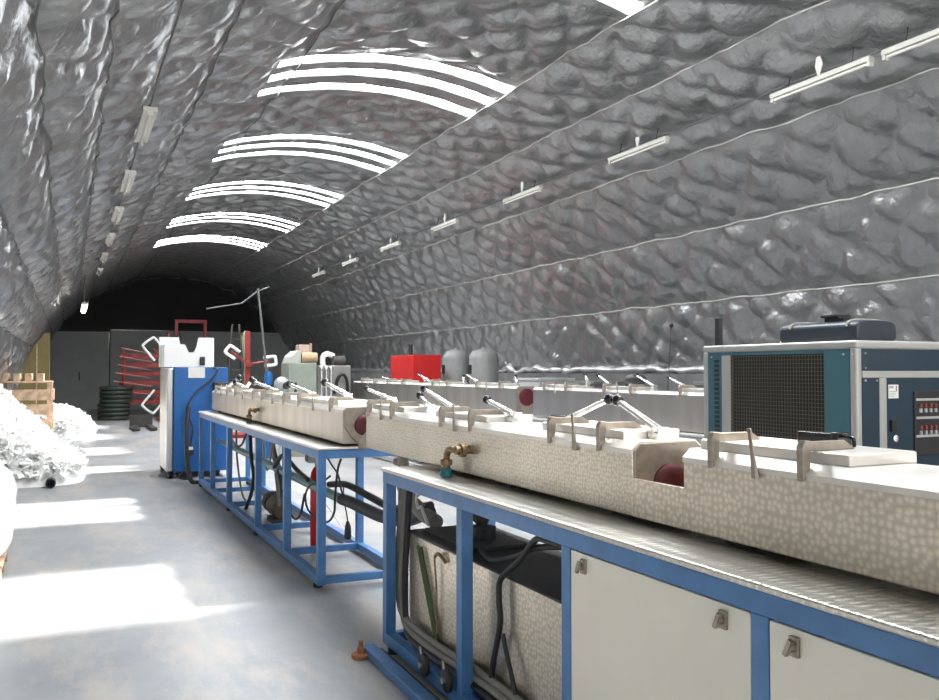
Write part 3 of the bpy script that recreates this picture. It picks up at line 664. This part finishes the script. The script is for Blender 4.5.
tag(MB().lathe((3.74,15.1,1.735), [(.03,0),(.095,0),(.095,.28),(.03,.28)], 20, 'x').build('cardboard_roll', M['card'], smooth=True), 'tan cardboard roll lying on the pale green cabinet', 'roll')
bl = thing('parcel', 'small beige parcel perched above the hood of the green cabinet', 'box', (3.76, 15.3, 1.64))
MB().box(3.735,3.93,15.22,15.48,1.64,1.97).build('carton', M['pink'], bl, bevel=.006)
MB().box(3.735,3.93,15.335,15.365,1.9702,1.972).build('tape', M['card'], bl)
tag(MB().box(3.955,3.99,15.3,15.36,1.64,2.0).build('batten', M['wood']), 'short upright wooden batten standing on the pale green cabinet', 'batten')
g = thing('extruder', 'grey extruder gearbox with chrome pipes right of the green cabinet', 'machine', (4.03, 15, 0))
MB().box(4.04, 4.66, 15.1, 15.9, 0, 1.60).build('gearbox', M['greyhose'], g, bevel=.02)
for k, x in enumerate((4.10, 4.19, 4.28)):
    MB().cyl((x,15.05,1.05),(x,15.05,1.54),.022,12).ball((x,15.05,1.55),.04,12,8).build('chrome_pipe', M['chrome'], g, smooth=True)
MB().tube(spline([(4.22,15.4,1.60),(4.22,15.4,1.75),(4.30,15.4,1.81),(4.42,15.4,1.77)]), .05, 14).build('white_elbow', M['white'], g, smooth=True)
MB().lathe((4.5,15.35,1.68), [(.05,-.12),(.10,-.11),(.10,.11),(.05,.12)], 18, 'x').build('drive_motor', M['dark'], g, smooth=True)
MB().tube(spline([(4.35,15.08,1.1),(4.38,15.0,1.35),(4.46,14.97,1.44),(4.55,15.0,1.35),(4.6,15.08,1.1)]), .03, 12).build('dark_hose', M['black'], g, smooth=True)
MB().lathe((4.70,15.82,1.45), [(.1,-.05),(.14,-.03),(.14,.1),(.06,.12)], 18, 'x').build('side_motor', M['dark'], g, smooth=True)
MB().box(4.665,4.765,15.3,15.69,.3,1.36).build('side_housing', M['dark'], g, bevel=.01)
g = thing('blower', 'white rounded blower housing left of the green cabinet', 'blower', (3.25, 14.6, 0))
MB().ball((3.31,14.7,1.27), (.13,.12,.13), 20, 12).build('housing', M['grey'], g, smooth=True)
MB().cyl((3.31,14.7,0),(3.31,14.7,1.17),.05,12).build('stand', M['grey'], g, smooth=True)
MB().lathe((3.36,14.585,1.25), [(.03,-.03),(.06,-.03),(.06,.01)], 14, 'y').build('inlet', M['black'], g, smooth=True)
# jib pole with boom
g = thing('jib_pole', 'tall thin grey jib pole with blue foot and slanting boom', 'pole', (3.14, 15.0, 0))
MB().cyl((3.135,14.95,1.2),(2.955,15.0,2.93),.02,10).build('pole', M['jib'], g, smooth=True)
MB().cyl((3.14,14.95,0),(3.14,14.95,1.25),.045,14).box(3.05,3.23,14.86,15.04,0,.03).lathe((3.135,14.95,1.25), [(.06,0),(.07,.05),(.07,.18),(.04,.24)], 16).build('foot', M['bluem'], g, smooth=True)
MB().tube([(3.15,15.0,2.96),(2.955,15.0,2.88),(2.68,15.0,2.66),(2.1,15.0,2.55)], .012, 8).build('boom', M['jib'], g, smooth=True)

# ------------------------------------------------------------------ blue machine at the end of the line
k = thing('haul_off_machine', 'bright blue haul-off machine with white notched guard at the bench end', 'machine', (1.34, 12.6, 0))
MB().box(1.335, 2.07, 12.6, 13.9, .09, 1.555).build('body', M['bluem'], k, bevel=.012)
MB().box(1.235, 1.333, 12.62, 13.5, .10, 1.54).build('side_cover', M['alu'], k, bevel=.02)
for x in (1.30, 1.95):
    for y in (12.72, 13.78):
        MB().cyl((x-.02,y,.055),(x+.02,y,.055),.055,16).box(x-.03,x+.03,y-.03,y+.03,.05,.095).build('castor', M['black'], k)
def guard(y, x0, x1, z1, xa, xb, zb, dep):
    P = [(x0,1.555),(x0,z1),(xa-.05,z1),(xa,zb),(xb,zb),(xb+.05,z1),(x1,z1),(x1,1.555)]
    MB().prism([(x, y, z) for x, z in P], (0, dep, 0)).build('guard', M['white'], k, bevel=.004)
guard(12.62, 1.20, 1.86, 1.875, 1.53, 1.60, 1.76, .03)
guard(13.0, 1.17, 1.93, 1.985, 1.49, 1.66, 1.74, .03)
MB().box(1.18,1.21,12.65,13.0,1.555,1.86).box(1.85,1.88,12.65,13.0,1.555,1.86).build('guard_side', M['white'], k)
MB().box(1.68,1.75,12.585,12.62,1.58,1.70).build('grip', M['black'], k, bevel=.01)
MB().box(1.52,1.75,12.588,12.6,1.40,1.55).build('plate', M['alu'], k, bevel=.004)
MB().box(1.51,1.60,12.55,12.6,.33,.45).build('socket_box', M['black'], k, bevel=.006)
MB().box(1.515,1.59,12.545,12.551,.40,.445).build('socket_label', M['white'], k)
MB().tube(spline([(1.55,12.55,.45),(1.58,12.53,.7),(1.5,12.53,.95),(1.62,12.54,1.2),(1.80,12.55,1.35),(1.92,12.56,1.50),(1.85,12.58,1.55)]), .012, 8).build('cable', M['dark'], k, smooth=True)
MB().tube(spline([(1.55,12.55,.33),(1.48,12.5,.15),(1.40,12.45,.03),(1.55,12.40,.012)]), .012, 8).build('cable', M['black'], k, smooth=True)
MB().box(1.86,2.05,12.45,12.6,1.2,1.34).cyl((1.93,12.45,1.27),(1.93,12.3,1.27),.06,16).build('inlet_box', M['dark'], k, bevel=.006)
hose('hose', 'thick black hose hanging between the blue machine and the far bench', [(1.50,12.30,1.0),(1.46,12.2,.75),(1.45,12.1,.45),(1.46,12.0,.2),(1.5,11.9,.035),(1.66,11.95,.03)], .03, M['black'])

# ------------------------------------------------------------------ reels, racks and gantry at the far end
def reel(name, label, cx, y, cz, Rr, angs):
    t = thing(name, label, 'reel', (cx, y, 0))
    MB().box(cx-.05, cx+.05, y-.05, y+.05, 0, cz+.75).build('post', M['redf'], t, bevel=.006)
    MB().box(cx-.5, cx+.5, y-.4, y+.4, 0, .08).build('base', M['redf'], t, bevel=.006)
    MB().lathe((cx, y-.06, cz), [(.05,0),(.08,-.01),(.08,-.08),(.05,-.09)], 18, 'y').build('hub', M['redf'], t, smooth=True)
    for a in angs:
        ca, sa = math.cos(R(a)), math.sin(R(a))
        arm = MB().cyl((cx+.1*ca, y-.1, cz+.1*sa), (cx+Rr*.8*ca, y-.1, cz+Rr*.8*sa), .025, 8).build('arm', M['redf'], t, smooth=True)
        px, pz = -sa, ca; loop = []
        for (u, v) in ((.55,-.16),(.95,-.16),(1.0,-.10),(1.0,.10),(.95,.16),(.55,.16)):
            loop.append((cx+Rr*u*ca+Rr*v*px, y-.22, cz+Rr*u*sa+Rr*v*pz))
        MB().tube(spline(loop, 4), .035, 8).build('hairpin', M['white'], arm, smooth=True)
        MB().cyl((cx+Rr*.6*ca, y-.1, cz+Rr*.6*sa), (cx+Rr*.6*ca, y-.24, cz+Rr*.6*sa), .02, 8).build('spacer', M['redf'], arm)
    return t
reel('coil_reel', 'red coil reel with white hairpin arms behind the blue machine', 2.95, 27.6, 1.37, 1.3, (128, 232, 300))
reel('coil_reel', 'red coil reel with white arms right of the blue machine', 3.72, 20.0, 1.66, .60, (145, 8))
rk = thing('coil_rack', 'rack of stacked red bars left of the blue machine', 'rack', (1.55, 29.5, 0))
for x in (1.62, 3.4):
    for y in (29.3, 30.2): MB().box(x-.03,x+.03,y-.03,y+.03,0,2.15).build('upright', M['redf'], rk)
for i, z in enumerate((.45,.75,1.05,1.35,1.62,1.9)):
    MB().box(1.45+.07*(i % 3),3.5,29.25,29.31,z,z+.14).box(1.5,3.5,30.2,30.26,z,z+.14).box(1.62,1.68,29.3,30.2,z,z+.05).build('bar', M['redf'], rk)
for i in range(6):
    z0 = .8+.26*i; MB().cyl((1.25+.05*i,29.1-.03*i,z0+.12),(2.4,29.2,z0-.05),.018,6).build('rod', mat('pale red rod %d' % i, (.50,.22,.2), .5) if i == 0 else bpy.data.materials['pale red rod 0'], rk)
for j, (x, z, lab) in enumerate(((1.28,.0,'lower dark coil of pipe on the floor beside the red rack'), (1.34,.52,'upper dark coil of pipe stacked beside the red rack'))):
    t = MB()
    for l in range(4):
        t.tube([(x+.42*math.cos(2*PI*q/24), 28.6+.42*math.sin(2*PI*q/24), z+.065+.128*l) for q in range(24)], .064, 8, closed=True)
    tag(t.build('pipe_coil', mat('dark green pipe', (.03,.04,.03), .6) if j == 0 else bpy.data.materials['dark green pipe'], smooth=True), lab, 'coil', 'dark pipe coils')
g = thing('gantry', 'red steel gantry frame rising above the blue machine', 'frame', (3.6, 31, 0))
for x in (3.35, 4.3): MB().box(x-.05,x+.05,30.95,31.05,0,3.16).build('upright', M['redf'], g)
MB().box(3.3,4.35,30.95,31.05,3.16,3.27).build('crossbar', M['redf'], g)
MB().box(3.0,3.1,30.4,30.5,0,2.8).build('side_post', M['redf'], g)
MB().box(3.05,3.4,30.4,30.5,2.3,2.4).box(3.3,3.4,30.4,31.0,2.3,2.4).build('tie_bar', M['redf'], g)
tag(MB().tube([(4.05,22,0),(4.05,22,1.7),(4.05,22,2.35),(4.05,22,2.5)],[.05,.05,.12,.05],10).build('post', mat('olive post', (.22,.2,.12), .7), smooth=True), 'olive topped post standing behind the right coil reel', 'post')
a = thing('step_ladder', 'dark step ladder standing in the gloom near the gantry', 'ladder', (4.6, 26, 0))
for s in (-1, 1):
    MB().cyl((4.55+.32*s,26,0),(4.55+.1*s,26.4,2.9),.03,8).build('stile', M['dark'], a)
    MB().cyl((4.55+.32*s,26.9,0),(4.55+.1*s,26.45,2.9),.025,8).build('rear_leg', M['dark'], a)
for i in range(1, 9):
    f = i/9.5; MB().box(4.55-.32+.22*f,4.55+.32-.22*f,26+.4*f-.04,26+.4*f+.04,2.9*f-.015,2.9*f+.015).build('tread', M['dark'], a)
f = thing('pallet_truck', 'low dark pallet forks lying on the floor beyond the blue machine', 'pallet truck', (1.75, 23.5, 0))
for x in (1.55, 1.95): MB().box(x-.08,x+.08,22.8,24.2,.02,.09).build('fork', M['dark'], f, bevel=.01)
MB().box(1.47,2.03,24.2,24.35,.02,.35).build('bridge', M['dark'], f)
for x in (1.55, 1.95): MB().cyl((x-.05,23.0,.03),(x+.05,23.0,.03),.03,10).build('roller', M['black'], f)

# ------------------------------------------------------------------ left side: crate, scrap piles, bag
yp = thing('partition_panel', 'yellow ochre panel standing across the left side behind the wooden crate', 'panel', (-.8, 25, 0))
MB().prism([(-1.18,25,0),(-1.14,25,1.25),(-.98,25,1.8),(-.78,25,2.2),(-.58,25,2.48),(-.44,25,2.5),(-.44,25,0)], (0,.05,0)).build('panel_sheet', M['yellow'], yp, bevel=.006)
MB().box(-.76,-.73,24.98,25.0,.05,2.2).build('batten', M['wood'], yp)
w = thing('wooden_crate', 'wooden slatted crate beyond the heap of white scrap', 'crate', (-.7, 18.2, 0))
for x in (-1.1, -.31):
    for y in (17.8, 18.7): MB().box(x-.045,x+.045,y-.045,y+.045,0,1.28).build('corner_post', M['wood'], w, bevel=.005)
for i, z in enumerate((.15,.42,.69,.96)):
    MB().box(-1.12,-.28,17.73,17.755,z,z+.2).build('slat', M['wood'], w, bevel=.003)
    MB().box(-.265,-.24,17.78,18.72,z,z+.2).build('slat', M['wood'], w, bevel=.003)
MB().box(-1.14,-.26,17.72,18.74,1.28,1.31).build('top_board', M['wood'], w, bevel=.003)
for i in range(4): MB().box(-1.11+.195*i,-1.0+.195*i,17.75,18.68,1.31,1.45).build('top_batten', M['wood'], w, bevel=.003)
def scrap(name, label, x0, x1, y0, y1, hf, nfl, seed):
    rnd = random.Random(seed); m = MB(); nx, ny = 56, 110
    V = []
    for j in range(ny+1):
        for i in range(nx+1):
            x = x0+(x1-x0)*i/nx; y = y0+(y1-y0)*j/ny; h = hf(x, y); p = Vector((x,y,0))
            e = min(1, max(0, h)*6)
            z = h + e*(abs(noise.noise(p*4.5))*.16 + abs(noise.noise(p*11))*.07 + noise.noise(p*25)*.02)
            V.append((x + e*.05*noise.noise(p*9+Vector((3,3,3))), y + e*.05*noise.noise(p*9+Vector((8,1,3))), max(-.01, z)))
    F = [(j*(nx+1)+i, j*(nx+1)+i+1, (j+1)*(nx+1)+i+1, (j+1)*(nx+1)+i) for j in range(ny) for i in range(nx) if max(V[j*(nx+1)+i][2], V[(j+1)*(nx+1)+i+1][2], V[j*(nx+1)+i+1][2], V[(j+1)*(nx+1)+i][2]) > 0]
    m.add(V, F)
    for q in range(nfl):
        x = rnd.uniform(x0, x1); y = rnd.uniform(y0, y1); h = hf(x, y)
        if h < .015: continue
        z = h + .08 + .06*rnd.random(); L = rnd.uniform(.05,.16); wd = rnd.uniform(.02,.06); rot = Matrix.Rotation(rnd.uniform(0,6.28),3,'Z') @ Matrix.Rotation(rnd.uniform(-1,1),3,'X')
        vv = []
        for s in range(5):
            u = (s/4-.5)*L; b = rnd.uniform(-.03,.03)
            vv += [Vector((x,y,z)) + rot @ Vector((u,-wd,b)), Vector((x,y,z)) + rot @ Vector((u,wd,b+rnd.uniform(-.02,.02)))]
        vv = [Vector((p.x, p.y, max(.004, p.z))) for p in vv]
        m.add(vv + [p + Vector((0,0,.004)) for p in vv], [(2*s,2*s+1,2*s+3,2*s+2) for s in range(4)] + [(10+2*s,12+2*s,13+2*s,11+2*s) for s in range(4)])
    o = m.build(name, M['shred'], smooth=False); tag(o, label, 'plastic scrap'); o['kind'] = 'stuff'
    return o
def h1(x, y):
    e = 1.25*max(0, 1 - max(0, x+1.05)/1.35)**1.15
    yy = (y-14.6)/ (2.2 if y < 14.6 else 2.9)
    return e*max(0, 1-yy*yy) - .03
def h2(x, y):
    d = ((x+.25)/.85)**2 + ((y-21.6)/1.5)**2
    return .62*max(0, 1-d)**.7 - .02
scrap('plastic_scrap', 'big heap of white shredded plastic scrap along the left wall', -1.2, .42, 12.3, 17.55, h1, 2600, 3)
scrap('plastic_scrap', 'smaller heap of white plastic scrap beyond the wooden crate', -1.05, .65, 20.1, 23.2, h2, 900, 5)
tag(MB().lathe((-.19,12.34,.062), [(.03,.14),(.058,.13),(.06,-.1),(.045,-.1),(.045,.1)], 18, 'y').build('black_can', M['black'], smooth=True), 'small black can at the foot of the white scrap heap', 'can')
# bag on a pallet, cut by the left edge of the view
pl = thing('pallet', 'low orange wooden pallet under the white bag at the left edge', 'pallet', (-.85, 7.3, 0))
for y in (7.0, 7.35, 7.75): MB().box(-1.25,-.42,y-.05,y+.05,0,.1).build('bearer', M['wood'], pl, bevel=.004)
for x in (-1.2,-1.0,-.8,-.6,-.45): MB().box(x-.05,x+.04,6.95,7.8,.1,.125).build('deck_board', M['wood'], pl, bevel=.003)
bm_ = MB(); n_ = 40; mm = 24; V = []
for i in range(mm+1):
    f = i/mm; z = .127 + .72*f
    for k in range(n_):
        a = 2*PI*k/n_; r = (.35 + .14*math.sin(PI*min(1, f*1.05))**.6) * (1 if f < .85 else 1-(f-.85)*3.2)
        p = Vector((math.cos(a)*2.5, math.sin(a)*2.5, z*3)); r += .05*noise.noise(p) + .025*noise.noise(p*3)
        V.append((-.80 + (r+.03)*.9*sup(math.cos(a), .8), 7.3 + r*1.05*sup(math.sin(a), .8), z + (.03*noise.noise(p*2) if 0 < i else 0)))
F = [(i*n_+k, i*n_+(k+1) % n_, (i+1)*n_+(k+1) % n_, (i+1)*n_+k) for i in range(mm) for k in range(n_)] + [tuple(range(n_))[::-1], tuple(range(mm*n_, (mm+1)*n_))]
bm_.add(V, F); tag(bm_.build('bulk_bag', M['bag'], smooth=True), 'full white woven bulk bag on a pallet at the left edge', 'bag')

# ------------------------------------------------------------------ clutter along the right wall
for i, (x, y, wx, wy, hh, mm_, lab) in enumerate(((7.6,13.2,.7,.9,1.38,'grey','grey plastic crate stack along the foil wall right of the domed tanks'), (7.7,11.7,.6,.8,1.34,'concrete','dark crate stack along the foil wall farther from the broom'), (7.8,8.6,.6,.9,1.36,'concrete','dark crate stack along the foil wall nearer than the broom'))):
    t = thing('crate_stack', lab, 'crate stack', (x, y, 0))
    nn = 4
    for q in range(nn):
        z0 = hh*q/nn; MB().box(x-wx/2+.01*(q % 2), x+wx/2, y-wy/2, y+wy/2-.015*(q % 2), z0, z0+hh/nn-.012).box(x-wx/2-.012, x+wx/2+.012, y-wy/2-.012, y+wy/2+.012, z0+hh/nn-.05, z0+hh/nn-.001).build('crate', M[mm_], t, bevel=.008)

# ------------------------------------------------------------------ camera, daylight
cam = bpy.data.cameras.new('camera'); cam.sensor_width = 36; cam.lens = 860/939*36; cam.clip_start = .02; cam.clip_end = 200
co = bpy.data.objects.new('camera', cam); C.objects.link(co)
co.location = (0, 0, 1.5); co.rotation_euler = (R(90) + math.atan(21/860), 0, R(-25)); scene.camera = co

s = bpy.data.lights.new('sun', 'SUN'); s.energy = SUN; s.color = (1,.96,.9); s.angle = R(4.2)
so = bpy.data.objects.new('sun', s); C.objects.link(so)
so.rotation_euler = Vector((-4.3, -.17, -5.15)).to_track_quat('-Z', 'Y').to_euler()
wd = bpy.data.worlds.new('sky'); scene.world = wd; wd.use_nodes = True
bg = wd.node_tree.nodes['Background']; bg.inputs[0].default_value = (.97,.98,1,1); bg.inputs[1].default_value = SKY
# the open hall mouth behind the viewer: portal that guides the sky light in
pt_ = bpy.data.lights.new('mouth_portal', 'AREA'); pt_.shape = 'RECTANGLE'; pt_.size = 10.0; pt_.size_y = 5.2; pt_.cycles.is_portal = True
po = bpy.data.objects.new('mouth_portal', pt_); C.objects.link(po); po.location = (XC, Y0-.05, 2.6); po.rotation_euler = (R(90), 0, 0)
po.rotation_euler = Vector((0,1,0)).to_track_quat('-Z', 'Z').to_euler()

for o in scene.objects:
    if '_at' in o: del o['_at']
vs_ = scene.view_settings; vs_.view_transform = 'Standard'; vs_.look = 'None'; vs_.gamma = 1; vs_.use_curve_mapping = False; vs_.exposure = EXPO
scene.cycles.use_denoising = True
scene.cycles.glossy_bounces = 6
scene.cycles.sample_clamp_indirect = 8
